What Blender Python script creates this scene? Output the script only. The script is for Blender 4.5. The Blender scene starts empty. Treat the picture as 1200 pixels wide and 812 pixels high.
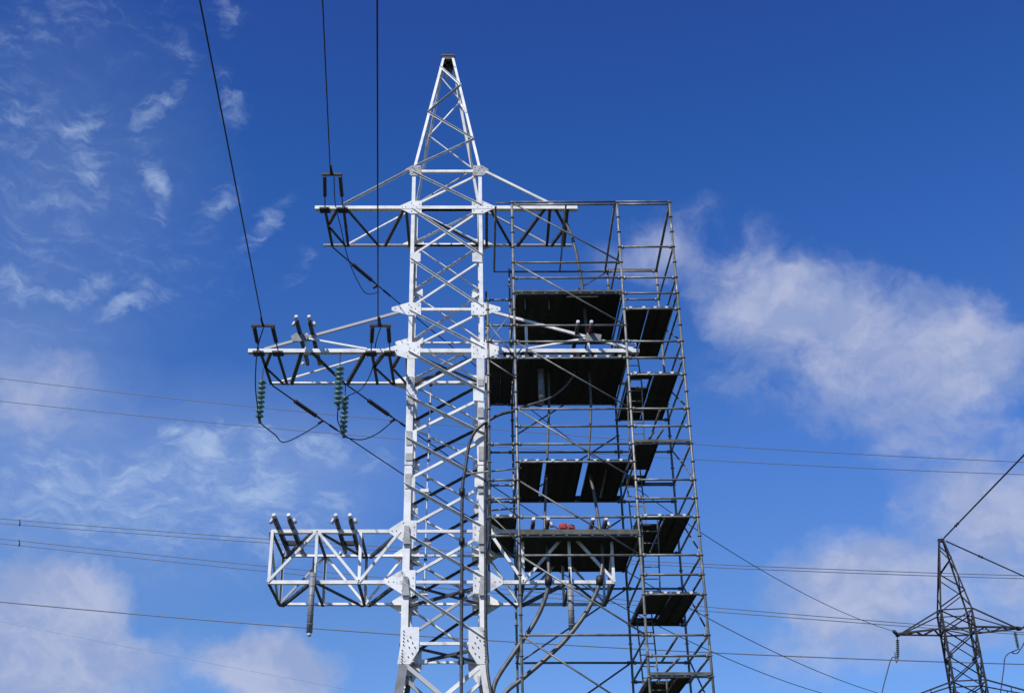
import bpy, math, random
from mathutils import Vector, Matrix
random.seed(7)
sc = bpy.context.scene
col = sc.collection
R = math.radians

# ------------------------------------------------------------------ camera
F, CX, CY, TH = 1428.65, 541.97, 406.0, 0.46766      # focal length and centre in photo pixels, pitch
EYE = 1.6
cd = bpy.data.cameras.new('camera')
cam = bpy.data.objects.new('camera', cd); col.objects.link(cam)
cd.sensor_fit = 'HORIZONTAL'; cd.sensor_width = 36.0
cd.lens = F / 1200 * 36
cd.shift_x = (600 - CX) / 1200
cd.clip_start = 0.1; cd.clip_end = 20000
cam.location = (0, 0, EYE); cam.rotation_euler = (R(90) + TH, 0, 0)
sc.camera = cam

# ------------------------------------------------------------------ light
SUN_EL, SUN_AZ = R(46), R(-144)     # azimuth from +Y, clockwise: behind the camera, to its left
sd = bpy.data.lights.new('sun', 'SUN'); sd.energy = 5.0; sd.angle = R(0.53); sd.color = (1.0, 0.965, 0.92)
sun = bpy.data.objects.new('sun', sd); col.objects.link(sun)
dirv = Vector((math.sin(SUN_AZ) * math.cos(SUN_EL), math.cos(SUN_AZ) * math.cos(SUN_EL), math.sin(SUN_EL)))
sun.rotation_euler = dirv.to_track_quat('Z', 'Y').to_euler()
sun.location = (-20, -40, 60)
sc.view_settings.view_transform = 'Standard'; sc.view_settings.look = 'None'
sc.view_settings.exposure = 0.0; sc.view_settings.gamma = 1.0
sc.view_settings.use_curve_mapping = False

def tel(py):                       # tan(elevation) seen at photo row py
    return math.tan(TH + math.atan((CY - py) / F))
def at(px, py, D):                 # point on the vertical plane Y = D
    t = tel(py); zc = D * (math.cos(TH) + t * math.sin(TH))
    return Vector(((px - CX) * zc / F, D, t * D + EYE))

# ------------------------------------------------------------------ world: sky and clouds
w = bpy.data.worlds.new('World'); sc.world = w; w.use_nodes = True
nt = w.node_tree; N = nt.nodes; L = nt.links; N.clear()
out = N.new('ShaderNodeOutputWorld'); bg = N.new('ShaderNodeBackground')
sky = N.new('ShaderNodeTexSky'); sky.sky_type = 'NISHITA'; sky.sun_disc = False
sky.sun_elevation = SUN_EL; sky.sun_rotation = SUN_AZ
sky.altitude = 200; sky.air_density = 1.0; sky.dust_density = 0.3; sky.ozone_density = 3.0
bg.inputs['Strength'].default_value = 0.1
L.new(bg.outputs[0], out.inputs[0])
tc = N.new('ShaderNodeTexCoord')
sep = N.new('ShaderNodeSeparateXYZ'); L.new(tc.outputs['Generated'], sep.inputs[0])
def M(op, a, b=None, c=None, clamp=False):
    n = N.new('ShaderNodeMath'); n.operation = op; n.use_clamp = clamp
    for i, v in enumerate((a, b, c)):
        if v is None: continue
        if isinstance(v, (int, float)): n.inputs[i].default_value = v
        else: L.new(v, n.inputs[i])
    return n.outputs[0]
az = M('ARCTAN2', sep.outputs[0], sep.outputs[1]); el = M('ARCSINE', sep.outputs[2])
# air colour by elevation: deep saturated blue overhead, paler toward the horizon
tr_ = N.new('ShaderNodeValToRGB'); tr_.color_ramp.interpolation = 'LINEAR'
eln = M('DIVIDE', el, R(50)); L.new(eln, tr_.inputs[0])
TINT = [(0.12, (0.601, 0.844, 1.257)), (0.2387, (0.626, 0.879, 1.309)), (0.2819, (0.631, 0.888, 1.297)), (0.4049, (0.551, 0.885, 1.48)), (0.511, (0.446, 0.821, 1.467)), (0.6152, (0.36, 0.765, 1.506)), (0.7, (0.288, 0.711, 1.433)), (0.7623, (0.288, 0.653, 1.398)), (0.8345, (0.296, 0.59, 1.353)), (0.95, (0.296, 0.59, 1.353))]
e0 = tr_.color_ramp.elements; e0[0].position = TINT[0][0]; e0[0].color = (*[c / 3 for c in TINT[0][1]], 1); e0[1].position = TINT[-1][0]; e0[1].color = (*[c / 3 for c in TINT[-1][1]], 1)
for p_, c_ in TINT[1:-1]:
    q_ = e0.new(p_); q_.color = (*[c / 3 for c in c_], 1)
hs = N.new('ShaderNodeVectorMath'); hs.operation = 'MULTIPLY'; L.new(sky.outputs[0], hs.inputs[0])
hs3 = N.new('ShaderNodeVectorMath'); hs3.operation = 'SCALE'; hs3.inputs['Scale'].default_value = 3.0; L.new(tr_.outputs[0], hs3.inputs[0]); L.new(hs3.outputs[0], hs.inputs[1])
comb = N.new('ShaderNodeCombineXYZ'); L.new(az, comb.inputs[0]); L.new(el, comb.inputs[1])
def noise(scale, detail, rough, vec, dist=0.0, sx=1.0, sy=1.0, rot=0.0):
    mp = N.new('ShaderNodeMapping'); L.new(vec, mp.inputs[0])
    mp.inputs['Scale'].default_value = (sx, sy, 1); mp.inputs['Rotation'].default_value = (0, 0, rot)
    n = N.new('ShaderNodeTexNoise'); n.inputs['Scale'].default_value = scale; n.inputs['Detail'].default_value = detail
    n.inputs['Roughness'].default_value = rough; n.inputs['Distortion'].default_value = dist
    L.new(mp.outputs[0], n.inputs['Vector']); return n
wn = noise(16, 4, 0.6, comb.outputs[0])
vs = N.new('ShaderNodeVectorMath'); vs.operation = 'SUBTRACT'; L.new(wn.outputs['Color'], vs.inputs[0]); vs.inputs[1].default_value = (.5, .5, .5)
vm = N.new('ShaderNodeVectorMath'); vm.operation = 'SCALE'; L.new(vs.outputs[0], vm.inputs[0]); vm.inputs['Scale'].default_value = 0.045
va = N.new('ShaderNodeVectorMath'); L.new(comb.outputs[0], va.inputs[0]); L.new(vm.outputs[0], va.inputs[1])
warped = va.outputs[0]
def azel(px, py):
    d = at(px, py, 100) - Vector((0, 0, EYE)); d.normalize()
    return math.atan2(d.x, d.y), math.asin(d.z)
def blobs(lst, vec):
    tot = None
    for (px, py, rx, ry, rot, amp) in lst:
        a, e = azel(px, py)
        k = 1 / F
        mp = N.new('ShaderNodeMapping'); mp.vector_type = 'TEXTURE'; L.new(vec, mp.inputs[0])
        mp.inputs['Location'].default_value = (a, e, 0); mp.inputs['Rotation'].default_value = (0, 0, R(rot))
        mp.inputs['Scale'].default_value = (rx * k, ry * k, 1)
        g = N.new('ShaderNodeTexGradient'); g.gradient_type = 'SPHERICAL'; L.new(mp.outputs[0], g.inputs[0])
        v = M('MULTIPLY', g.outputs['Fac'], amp)
        tot = v if tot is None else M('ADD', tot, v)
    return tot
# big soft cumulus
cum = blobs([
 (850, 320, 150, 85, -20, 1.2), (960, 370, 170, 90, -20, 1.3), (1075, 410, 150, 90, -15, 1.3), (1165, 425, 85, 60, 0, 1.3),
 (1040, 485, 130, 75, 0, 1.2), (915, 440, 150, 60, 0, .6), (755, 300, 80, 45, 0, .7), (1140, 380, 90, 60, -20, .5),
 (990, 680, 120, 60, 0, 2.6), (1160, 600, 130, 110, 0, 1.7), (1010, 755, 150, 60, 0, 1.4), (1190, 690, 110, 80, 0, 1.0),
 (60, 705, 110, 60, 0, 3.2), (50, 775, 180, 70, 0, 3.0), (320, 785, 105, 52, 0, 3.4), (180, 760, 90, 50, 0, .5), (20, 460, 110, 80, 0, .75),
 (100, 470, 90, 70, 0, .5)], warped)
n1 = noise(11, 9, .60, warped, 0.25, 1, 1.4, R(20))
cf = M('ADD', M('MULTIPLY', cum, 1.15), M('MULTIPLY', M('SUBTRACT', n1.outputs['Fac'], .5), 3.9))
mr = N.new('ShaderNodeMapRange'); mr.interpolation_type = 'SMOOTHSTEP'; L.new(cf, mr.inputs[0])
mr.inputs[1].default_value = .0; mr.inputs[2].default_value = 1.9; mr.inputs[4].default_value = .86
cumf = M('MULTIPLY', mr.outputs[0], M('MINIMUM', M('MULTIPLY', cum, 4), 1.0))
# thin streaky cirrus
wisps = [(20, 40, 120, 60, 20, .5), (270, 20, 45, 30, -40, .8), (215, 70, 40, 26, -50, .5), (265, 120, 60, 22, -60, .6), (185, 125, 55, 22, 50, 1.2),
 (100, 145, 45, 26, 60, 1.1), (180, 215, 60, 22, -60, 1.2), (110, 205, 45, 22, -60, .9), (252, 240, 45, 24, 50, 1.1), (315, 258, 55, 22, 50, 1.1),
 (150, 358, 75, 16, 25, 1.2), (95, 340, 60, 18, 25, .9), (30, 335, 40, 25, 0, .7), (355, 310, 45, 18, 30, .7), (278, 130, 25, 30, 60, .6),
 (205, 510, 34, 26, -30, 1.1), (245, 522, 52, 22, 35, 1.3), (310, 520, 34, 28, 50, 1.0), (368, 522, 46, 18, 30, 1.2), (400, 530, 30, 20, 0, .9),
 (312, 578, 55, 28, 10, 1.4), (200, 560, 220, 55, 12, .75), (150, 620, 280, 70, 0, .6), (60, 540, 120, 60, 0, .5), (330, 620, 160, 50, 10, .5), (395, 590, 50, 25, 0, .6), (20, 140, 60, 60, 0, .5),
 (60, 250, 190, 190, 0, .42), (150, 20, 170, 70, 0, .35), (230, 320, 140, 80, 20, .3), (440, 545, 50, 20, 30, .7)]
cir = blobs(wisps, warped)
n2 = noise(34, 8, .62, warped, 0.3, 1.0, 2.6, R(38))
c2 = M('ADD', M('MULTIPLY', cir, .9), M('MULTIPLY', M('SUBTRACT', n2.outputs['Fac'], .52), 3.0))
m2 = N.new('ShaderNodeMapRange'); m2.interpolation_type = 'SMOOTHSTEP'; L.new(c2, m2.inputs[0])
m2.inputs[1].default_value = .05; m2.inputs[2].default_value = 1.9; m2.inputs[4].default_value = .56
veil = blobs([(90, 570, 420, 150, 8, .42), (60, 230, 260, 260, 0, .20), (330, 560, 220, 90, 10, .22), (30, 430, 160, 120, 0, .25)], warped)
veil = M('MULTIPLY', veil, M('ADD', .55, M('MULTIPLY', n2.outputs['Fac'], .9)))
cirf = M('MAXIMUM', M('ADD', M('MULTIPLY', m2.outputs[0], M('MINIMUM', M('MULTIPLY', cir, 2.2), 1.0)), M('MULTIPLY', veil, .7)), 0.0, None, True)
# the same weather over the rest of the sky, thinly
n3 = noise(3.2, 7, .6, comb.outputs[0], .5, 1, 2)
m3 = N.new('ShaderNodeMapRange'); m3.interpolation_type = 'SMOOTHSTEP'; L.new(n3.outputs['Fac'], m3.inputs[0])
m3.inputs[1].default_value = .52; m3.inputs[2].default_value = .8; m3.inputs[4].default_value = .5
away = N.new('ShaderNodeMapRange'); L.new(M('ABSOLUTE', az), away.inputs[0]); away.inputs[1].default_value = .5; away.inputs[2].default_value = .9
farf = M('MULTIPLY', m3.outputs[0], away.outputs[0])
mix1 = N.new('ShaderNodeMix'); mix1.data_type = 'RGBA'
L.new(M('MAXIMUM', cirf, farf), mix1.inputs['Factor']); L.new(hs.outputs[0], mix1.inputs[6]); mix1.inputs[7].default_value = (4.6, 5.9, 8.2, 1)
nb = noise(16, 8, .6, warped, 0.2, 1, 1.5, R(20))
mb = N.new('ShaderNodeMapRange'); mb.interpolation_type = 'SMOOTHSTEP'; L.new(nb.outputs['Fac'], mb.inputs[0]); mb.inputs[1].default_value = .38; mb.inputs[2].default_value = .66
ccol = N.new('ShaderNodeMix'); ccol.data_type = 'RGBA'; L.new(mb.outputs[0], ccol.inputs['Factor'])
ccol.inputs[6].default_value = (3.2, 4.0, 6.4, 1); ccol.inputs[7].default_value = (4.9, 5.35, 7.2, 1)
mix2 = N.new('ShaderNodeMix'); mix2.data_type = 'RGBA'
L.new(cumf, mix2.inputs['Factor']); L.new(mix1.outputs[2], mix2.inputs[6]); L.new(ccol.outputs[2], mix2.inputs[7])
L.new(mix2.outputs[2], bg.inputs['Color'])

# ------------------------------------------------------------------ materials
def mat(name, c1, c2=None, rough=.6, metal=0.0, scale=6.0, lo=.4, hi=.65, bump=0.0, spots=None, spot_lo=.6, spot_hi=.7, spot_scale=3.0, trans=0.0, vary=0.0, odd=None):
    m = bpy.data.materials.new(name); m.use_nodes = True
    t = m.node_tree; b = t.nodes['Principled BSDF']
    b.inputs['Roughness'].default_value = rough; b.inputs['Metallic'].default_value = metal
    if trans: b.inputs['Transmission Weight'].default_value = trans
    if c2 is None: c2 = tuple(x * .8 for x in c1)
    co = t.nodes.new('ShaderNodeTexCoord')
    n = t.nodes.new('ShaderNodeTexNoise'); n.inputs['Scale'].default_value = scale; n.inputs['Detail'].default_value = 5
    t.links.new(co.outputs['Object'], n.inputs['Vector'])
    r = t.nodes.new('ShaderNodeMapRange'); r.inputs[1].default_value = lo; r.inputs[2].default_value = hi
    t.links.new(n.outputs['Fac'], r.inputs[0])
    x = t.nodes.new('ShaderNodeMix'); x.data_type = 'RGBA'
    x.inputs[6].default_value = (*c1, 1); x.inputs[7].default_value = (*c2, 1)
    t.links.new(r.outputs[0], x.inputs['Factor'])
    cout = x.outputs[2]
    if spots:
        n2 = t.nodes.new('ShaderNodeTexNoise'); n2.inputs['Scale'].default_value = spot_scale; n2.inputs['Detail'].default_value = 8; n2.inputs['Roughness'].default_value = .7
        t.links.new(co.outputs['Object'], n2.inputs['Vector'])
        r2 = t.nodes.new('ShaderNodeMapRange'); r2.inputs[1].default_value = spot_lo; r2.inputs[2].default_value = spot_hi
        t.links.new(n2.outputs['Fac'], r2.inputs[0])
        x2 = t.nodes.new('ShaderNodeMix'); x2.data_type = 'RGBA'; t.links.new(cout, x2.inputs[6]); x2.inputs[7].default_value = (*spots, 1)
        t.links.new(r2.outputs[0], x2.inputs['Factor']); cout = x2.outputs[2]
    if vary or odd:
        oi_ = t.nodes.new('ShaderNodeObjectInfo')
        vr = t.nodes.new('ShaderNodeMapRange'); vr.inputs[3].default_value = 1 - vary; vr.inputs[4].default_value = 1.0
        t.links.new(oi_.outputs['Random'], vr.inputs[0])
        vv = t.nodes.new('ShaderNodeVectorMath'); vv.operation = 'SCALE'; t.links.new(cout, vv.inputs[0]); t.links.new(vr.outputs[0], vv.inputs['Scale']); cout = vv.outputs[0]
        if odd:
            gt = t.nodes.new('ShaderNodeMath'); gt.operation = 'LESS_THAN'; gt.inputs[1].default_value = odd[1]; t.links.new(oi_.outputs['Random'], gt.inputs[0])
            ox = t.nodes.new('ShaderNodeMix'); ox.data_type = 'RGBA'; t.links.new(gt.outputs[0], ox.inputs['Factor']); t.links.new(cout, ox.inputs[6]); ox.inputs[7].default_value = (*odd[0], 1); cout = ox.outputs[2]
    t.links.new(cout, b.inputs['Base Color'])
    if bump:
        bp = t.nodes.new('ShaderNodeBump'); bp.inputs['Strength'].default_value = bump; bp.inputs['Distance'].default_value = .01
        t.links.new(n.outputs['Fac'], bp.inputs['Height']); t.links.new(bp.outputs[0], b.inputs['Normal'])
    return m
WHITE = mat('white_painted_steel', (.82, .815, .79), (.66, .655, .63), .5, 0, 3, spots=(.33, .30, .26), spot_lo=.58, spot_hi=.80, spot_scale=3, vary=.18, odd=((.38, .38, .37), .09))
PLATE = mat('white_gusset_paint', (.80, .795, .775), (.66, .66, .635), .5, 0, 4, spots=(.30, .27, .23), spot_lo=.56, spot_hi=.76, spot_scale=4, vary=.2)
PLATEG = mat('grey_cleat_and_gusset_shade', (.36, .36, .35), (.26, .26, .25), .6, .1, 6)
LOWL = mat('dark_grey_leg', (.17, .17, .18), (.12, .12, .13), .6, .1, 5)
LOWR = mat('light_grey_leg', (.55, .55, .54), (.38, .38, .37), .6, 0, 5)
ARMIN = mat('dark_grey_lacing', (.075, .077, .083), (.045, .047, .052), .55, .2, 6)
GALV = mat('galvanised_tube', (.30, .30, .27), (.13, .13, .118), .5, .3, 4, .35, .68, spots=(.15, .085, .045), spot_lo=.60, spot_hi=.74, spot_scale=2, vary=.45)
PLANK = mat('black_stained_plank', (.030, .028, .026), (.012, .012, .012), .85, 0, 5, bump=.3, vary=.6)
HOOK = mat('bright_zinc_hook', (.62, .62, .58), (.45, .45, .42), .45, .2, 9)
RUBBER = mat('black_cable_sheath', (.055, .058, .065), (.018, .018, .02), .45, 0, 12)
GREYC = mat('grey_termination_housing', (.22, .23, .24), (.16, .165, .17), .5, 0, 8)
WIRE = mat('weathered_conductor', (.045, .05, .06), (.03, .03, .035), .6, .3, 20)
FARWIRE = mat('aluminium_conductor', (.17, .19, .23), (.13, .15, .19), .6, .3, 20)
POLY = mat('dark_polymer_insulator', (.035, .038, .045), (.022, .024, .03), .5, 0, 10)
GLASS = mat('green_insulator_glass', (.10, .21, .20), (.06, .14, .14), .18, 0, 10)
DARKST = mat('dark_steel_channel', (.028, .029, .033), (.016, .016, .018), .55, .3, 8)
FARST = mat('weathered_dark_lattice_steel', (.016, .015, .016), (.010, .009, .010), .8, 0, 3, spots=(.17, .14, .12), spot_lo=.6, spot_hi=.7)
GALVD = mat('weathered_toe_board', (.10, .105, .085), (.05, .052, .045), .7, 0, 4)
SHEATH = mat('grey_cable_sheath', (.115, .115, .11), (.07, .07, .068), .45, 0, 6)
OXIDE = mat('red_oxide_channel', (.13, .02, .016), (.08, .014, .012), .6, 0, 8)
RED = mat('red_canvas', (.36, .035, .035), (.22, .02, .025), .8, 0, 8, bump=.4)
WCAP = mat('white_end_cap', (.62, .62, .62), (.4, .4, .4), .35, 0, 8)
CONC = mat('concrete', (.34, .33, .31), (.26, .25, .24), .9, 0, 5)

# ------------------------------------------------------------------ mesh helper
class MB:
    def __init__(s): s.v = []; s.f = []
    def add(s, vs, fs):
        o = len(s.v); s.v += [Vector(v) for v in vs]; s.f += [tuple(o + i for i in f) for f in fs]; return s
    def prism(s, sec0, sec1):
        n = len(sec0)
        fs = [(i, (i + 1) % n, n + (i + 1) % n, n + i) for i in range(n)] + [tuple(range(n - 1, -1, -1)), tuple(range(n, 2 * n))]
        return s.add(list(sec0) + list(sec1), fs)
    def angle(s, p0, p1, u, v, a, t=.010, b=None):
        """L section from p0 to p1; heel on the line, legs a along u and b along v"""
        p0 = Vector(p0); p1 = Vector(p1); u = Vector(u).normalized(); v = Vector(v).normalized(); b = b or a
        pr = [(0, 0), (a, 0), (a, t), (t, t), (t, b), (0, b)]
        return s.prism([p0 + u * x + v * y for x, y in pr], [p1 + u * x + v * y for x, y in pr])
    def facebar(s, p0, p1, n, a, t=.009, off=0.0, mode='in_low', b=None):
        """angle bar lying in a face with outward normal n; its second leg stands inwards (in_) or outwards (out_) on the lower or upper edge"""
        p0 = Vector(p0); p1 = Vector(p1); n = Vector(n).normalized(); d = (p1 - p0).normalized()
        u = n.cross(d).normalized()
        if u.z < 0: u = -u
        if mode.endswith('top'): u = -u
        h = u * (-a / 2) + n * off
        return s.angle(p0 + h, p1 + h, u, n if mode.startswith('out') else -n, a, t, b)
    def tube(s, pts, r, n=8, cap=True):
        pts = [Vector(p) for p in pts]
        rs = r if isinstance(r, (list, tuple)) else [r] * len(pts)
        o = len(s.v); ref = None
        for i, p in enumerate(pts):
            d = (pts[min(i + 1, len(pts) - 1)] - pts[max(i - 1, 0)]).normalized()
            if ref is None: ref = Vector((0, 0, 1)) if abs(d.z) < .9 else Vector((0, 1, 0))
            a = d.cross(ref).normalized(); b = d.cross(a).normalized(); ref = -b if False else ref
            for k in range(n):
                th = 2 * math.pi * k / n
                s.v.append(p + (a * math.cos(th) + b * math.sin(th)) * rs[i])
        for i in range(len(pts) - 1):
            for k in range(n):
                s.f.append((o + i * n + k, o + i * n + (k + 1) % n, o + (i + 1) * n + (k + 1) % n, o + (i + 1) * n + k))
        if cap:
            s.f.append(tuple(o + k for k in range(n - 1, -1, -1)))
            s.f.append(tuple(o + (len(pts) - 1) * n + k for k in range(n)))
        return s
    def box(s, c, size, ax=None):
        c = Vector(c); hx, hy, hz = [q / 2 for q in size]
        X, Y, Z = ax if ax else (Vector((1, 0, 0)), Vector((0, 1, 0)), Vector((0, 0, 1)))
        q = [c + X * (sx * hx) + Y * (sy * hy) + Z * (sz * hz) for sz in (-1, 1) for sy in (-1, 1) for sx in (-1, 1)]
        return s.add(q, [(0, 2, 3, 1), (4, 5, 7, 6), (0, 1, 5, 4), (2, 6, 7, 3), (0, 4, 6, 2), (1, 3, 7, 5)])
    def plate(s, poly, n, t):
        n = Vector(n).normalized() * t
        return s.prism([Vector(p) for p in poly], [Vector(p) + n for p in poly])
    def build(s, name, m, parent=None, loc=None, smooth=False):
        base = Vector(loc) if loc is not None else Vector((0, 0, 0))
        me = bpy.data.meshes.new(name); me.from_pydata([tuple(v - base) for v in s.v], [], s.f); me.update()
        me.materials.append(m)
        if smooth:
            for p in me.polygons: p.use_smooth = len(p.vertices) == 4
        o = bpy.data.objects.new(name, me); col.objects.link(o)
        if parent is not None: o.parent = parent
        elif loc is not None: o.location = base
        return o
def thing(name, label, cat, loc=(0, 0, 0), rz=0.0, group=None):
    o = bpy.data.objects.new(name, None); col.objects.link(o); o.empty_display_size = .3
    o.location = loc; o.rotation_euler = (0, 0, rz)
    return tag(o, label, cat, group)
def tag(o, label=None, cat=None, group=None, kind=None):
    if label: o['label'] = label
    if cat: o['category'] = cat
    if group: o['group'] = group
    if kind: o['kind'] = kind
    return o

# ------------------------------------------------------------------ ground
g = MB()
K = 60; ext = 3000
xs = [-ext + 2 * ext * i / K for i in range(K + 1)]
g.v = [Vector((x, y, 0)) for y in xs for x in xs]
g.f = [(j * (K + 1) + i, j * (K + 1) + i + 1, (j + 1) * (K + 1) + i + 1, (j + 1) * (K + 1) + i) for j in range(K) for i in range(K)]
tag(g.build('ground', mat('dry_meadow', (.035, .045, .02), (.055, .05, .03), 1, 0, .08, bump=.2)), kind='structure')

# ------------------------------------------------------------------ lattice tower
TD = 31.175; TX = -.462; HB = 1.035       # tower centre, half width of the body
DF, DB = TD - HB, TD + HB
def zf(py): return tel(py) * DF + EYE
def xf(px, py): return at(px, py, DF).x - TX
def xb(px, py): return at(px, py, DB).x - TX
LV = {k: zf(v) for k, v in dict(A=200.5, B=243.5, C=302, D=362.5, E=411, F=463, G=512, H=566, I=622.5, J=682, K=754).items()}
ZTOP = tel(70) * TD + EYE
ZK = LV['K'] - .35
def hw(z):
    if z > LV['A']: return HB + (.175 - HB) * (z - LV['A']) / (ZTOP - LV['A'])
    if z > ZK: return HB + .035 * (LV['A'] - z) / (LV['A'] - ZK)
    return HB + .035 + (ZK - z) * .134
def corner(sx, sy, z): return Vector((sx * hw(z), sy * hw(z), z))

def make_tower(root, full, W, P, LAC):
    q = 1.0 if full else 1.35
    """full: the photographed white tower with every member; else the same type, both lower arms plain"""
    FACES = [(Vector((0, -1, 0)), (-1, -1), (1, -1)), (Vector((1, 0, 0)), (1, -1), (1, 1)), (Vector((0, 1, 0)), (1, 1), (-1, 1)), (Vector((-1, 0, 0)), (-1, 1), (-1, -1))]
    zs = [0.0, ZK, LV['A'], ZTOP]
    for sx in (-1, 1):
        for sy in (-1, 1):
            m = MB(); a_low, a_up, a_pk = .18, .105 * q, .08 * q
            u, v = (-sx, 0, 0), (0, -sy, 0)
            m.angle(corner(sx, sy, ZK + .001), corner(sx, sy, LV['E'] - .6), u, v, a_low, .015)
            m.angle(corner(sx, sy, LV['E'] - .599), corner(sx, sy, LV['A']), u, v, a_up, .012)
            m.angle(corner(sx, sy, LV['A'] + .001), corner(sx, sy, ZTOP), u, v, a_pk, .010)
            lg = m.build('leg', W, root)
            lm = W if not full else (LOWL if sx < 0 else LOWR)  # left lower legs get a darker grey than the right ones
            MB().angle(corner(sx, sy, 0), corner(sx, sy, ZK), u, v, .22, .016).build('lower_leg', lm, root)
            # splice cover plates on the lower leg (bolted pieces over the joint)
            if full:
                for k, (p0, p1) in enumerate((( 418, 462), (505, 545), (548, 566))):
                    if sy > 0 and k == 1: continue
                    z0, z1 = zf(p1), zf(p0); mm = MB()
                    n = Vector((0, sy, 0)); c0 = corner(sx, sy, z0) + n * .004; c1 = corner(sx, sy, z1) + n * .004
                    i = Vector((-sx, 0, 0))
                    mm.plate([c0 - i * .01, c0 + i * .2, c1 + i * .2, c1 - i * .01], n, .014)
                    mm.build('splice_plate', P, lg)
            f = MB(); c = corner(sx, sy, 0); f.box(c + Vector((0, 0, .1)), (.8, .8, .5)); f.build('footing', CONC, root)
    names = 'ABCDEFGHIJK'
    # peak zigzag
    pz = [LV['A'] + (ZTOP - LV['A']) * q for q in (.03, .26, .49, .73, .9)]
    for fi, (n, c0, c1) in enumerate(FACES):
        prev = None
        for i, z in enumerate(pz):
            c = (c0, c1)[(i + (fi % 2) * 0) % 2]
            if fi in (2,): c = (c1, c0)[i % 2]
            if fi in (1, 3): c = (c0, c1)[i % 2] if fi == 1 else (c1, c0)[i % 2]
            p = corner(*c, z)
            if prev is not None: MB().facebar(prev, p, n, .055 * q, off=-.012, mode='out_top' if fi == 0 else 'in_low').build('diagonal_brace', W, root)
            prev = p
        MB().facebar(corner(*c0, ZTOP - .08), corner(*c1, ZTOP - .08), n, .12, off=.004).build('cap_strut', LAC if full else W, root)
    mt = MB(); mt.box((0, 0, ZTOP + .01), (.43, .43, .05)); mt.build('top_plate', LAC, root)
    if full:
        mm = MB(); z1 = ZTOP - .1; z0 = ZTOP - .55
        mm.plate([(-hw(z1), hw(z1) - .02, z1), (hw(z1), hw(z1) - .02, z1), (hw(z0) * .2, hw(z0) - .02, z0), (-hw(z0) * .2, hw(z0) - .02, z0)], (0, 1, 0), .012)
        mm.build('peak_gusset', LAC, root)
    # body X bracing
    for fi, (n, c0, c1) in enumerate(FACES):
        for a, b in zip(names[:-1], names[1:]):
            za, zb = LV[a] - .05, LV[b] + .05
            s = (.055 if a in 'ABCD' else .066) * q
            low = a in 'EFGHIJ'
            m0, m1 = (('out_top', 'in_low'), ('in_low', 'in_low'), ('in_top', 'in_low'), ('in_low', 'in_low'))[fi]
            MB().facebar(corner(*c0, za), corner(*c1, zb), n, s, off=.0 if fi else .002, mode=m0, b=s * (1.35 if low else 1.15)).build('diagonal_brace', LAC if (fi == 2 and low and full) else W, root)  # lower back-face diagonals of the full tower get the dark lacing colour
            MB().facebar(corner(*c1, za), corner(*c0, zb), n, s, off=-.02, mode=m1, b=s * (1.35 if low else 1.15)).build('diagonal_brace', W, root)
        for a in ('ABDEIJK' if fi in (0, 2) else 'ABDEIJK'):
            big = .115 if a in 'BE' else .075
            MB().facebar(corner(*c0, LV[a]), corner(*c1, LV[a]), n, big, off=.006).build('horizontal_strut', W, root)
        # splayed bottom section
        zq = [ZK - .05, ZK - 2.1, ZK - 4.6, .5]
        for za, zb in zip(zq[:-1], zq[1:]):
            MB().facebar(corner(*c0, za), corner(*c1, zb), n, .10, off=.0).build('diagonal_brace', W, root)
            MB().facebar(corner(*c1, za), corner(*c0, zb), n, .10, off=-.022).build('diagonal_brace', W, root)
            MB().facebar(corner(*c0, zb), corner(*c1, zb), n, .07, off=.006).build('horizontal_strut', W, root)
    # plan bracing
    for a in 'BEJK':
        z = LV[a] - .09
        for s in (-1, 1):
            p0 = Vector((-s * hw(z), -hw(z), z + .03 * s)); p1 = Vector((s * hw(z), hw(z), z + .03 * s))
            d = (p1 - p0).normalized(); u = d.cross(Vector((0, 0, 1)))
            if s == -1 and a == 'B': continue
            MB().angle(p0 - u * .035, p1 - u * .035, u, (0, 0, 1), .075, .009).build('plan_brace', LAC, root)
    # gussets
    for sx in (-1, 1):
        for sy in (-1, 1):
            for a in names[1:]:
                c = corner(sx, sy, LV[a]) - Vector((sx * .022, 0, 0)); m = MB()
                m.plate([c + Vector((0, -sy * .02, -.17)), c + Vector((0, -sy * .30, -.15)), c + Vector((0, -sy * .30, .15)), c + Vector((0, -sy * .02, .17))], (-sx, 0, 0), .012)
                m.build('side_gusset', P, root)
            if full and sy < 0:
                for a in 'IJ':
                    c = corner(sx, sy, LV[a]) + Vector((0, -.030, 0)); m = MB(); i = -sx
                    m.plate([c + Vector((0, 0, -.36)), c + Vector((i * .20, 0, -.36)), c + Vector((i * .15, 0, .12)), c + Vector((i * .03, 0, .12))], (0, -1, 0), .05)
                    m.build('cleat', PLATEG, root)
    small = [('C', .30, .34), ('F', .30, .40), ('G', .30, .34), ('H', .28, .32)]
    wing = {'A': (.20, .18, .26), 'B': (.34, .22, .30), 'D': (.48, .20, .34), 'E': (.62, .25, .34), 'I': (.36, .28, .34), 'J': (.42, .30, .34)}
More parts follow.
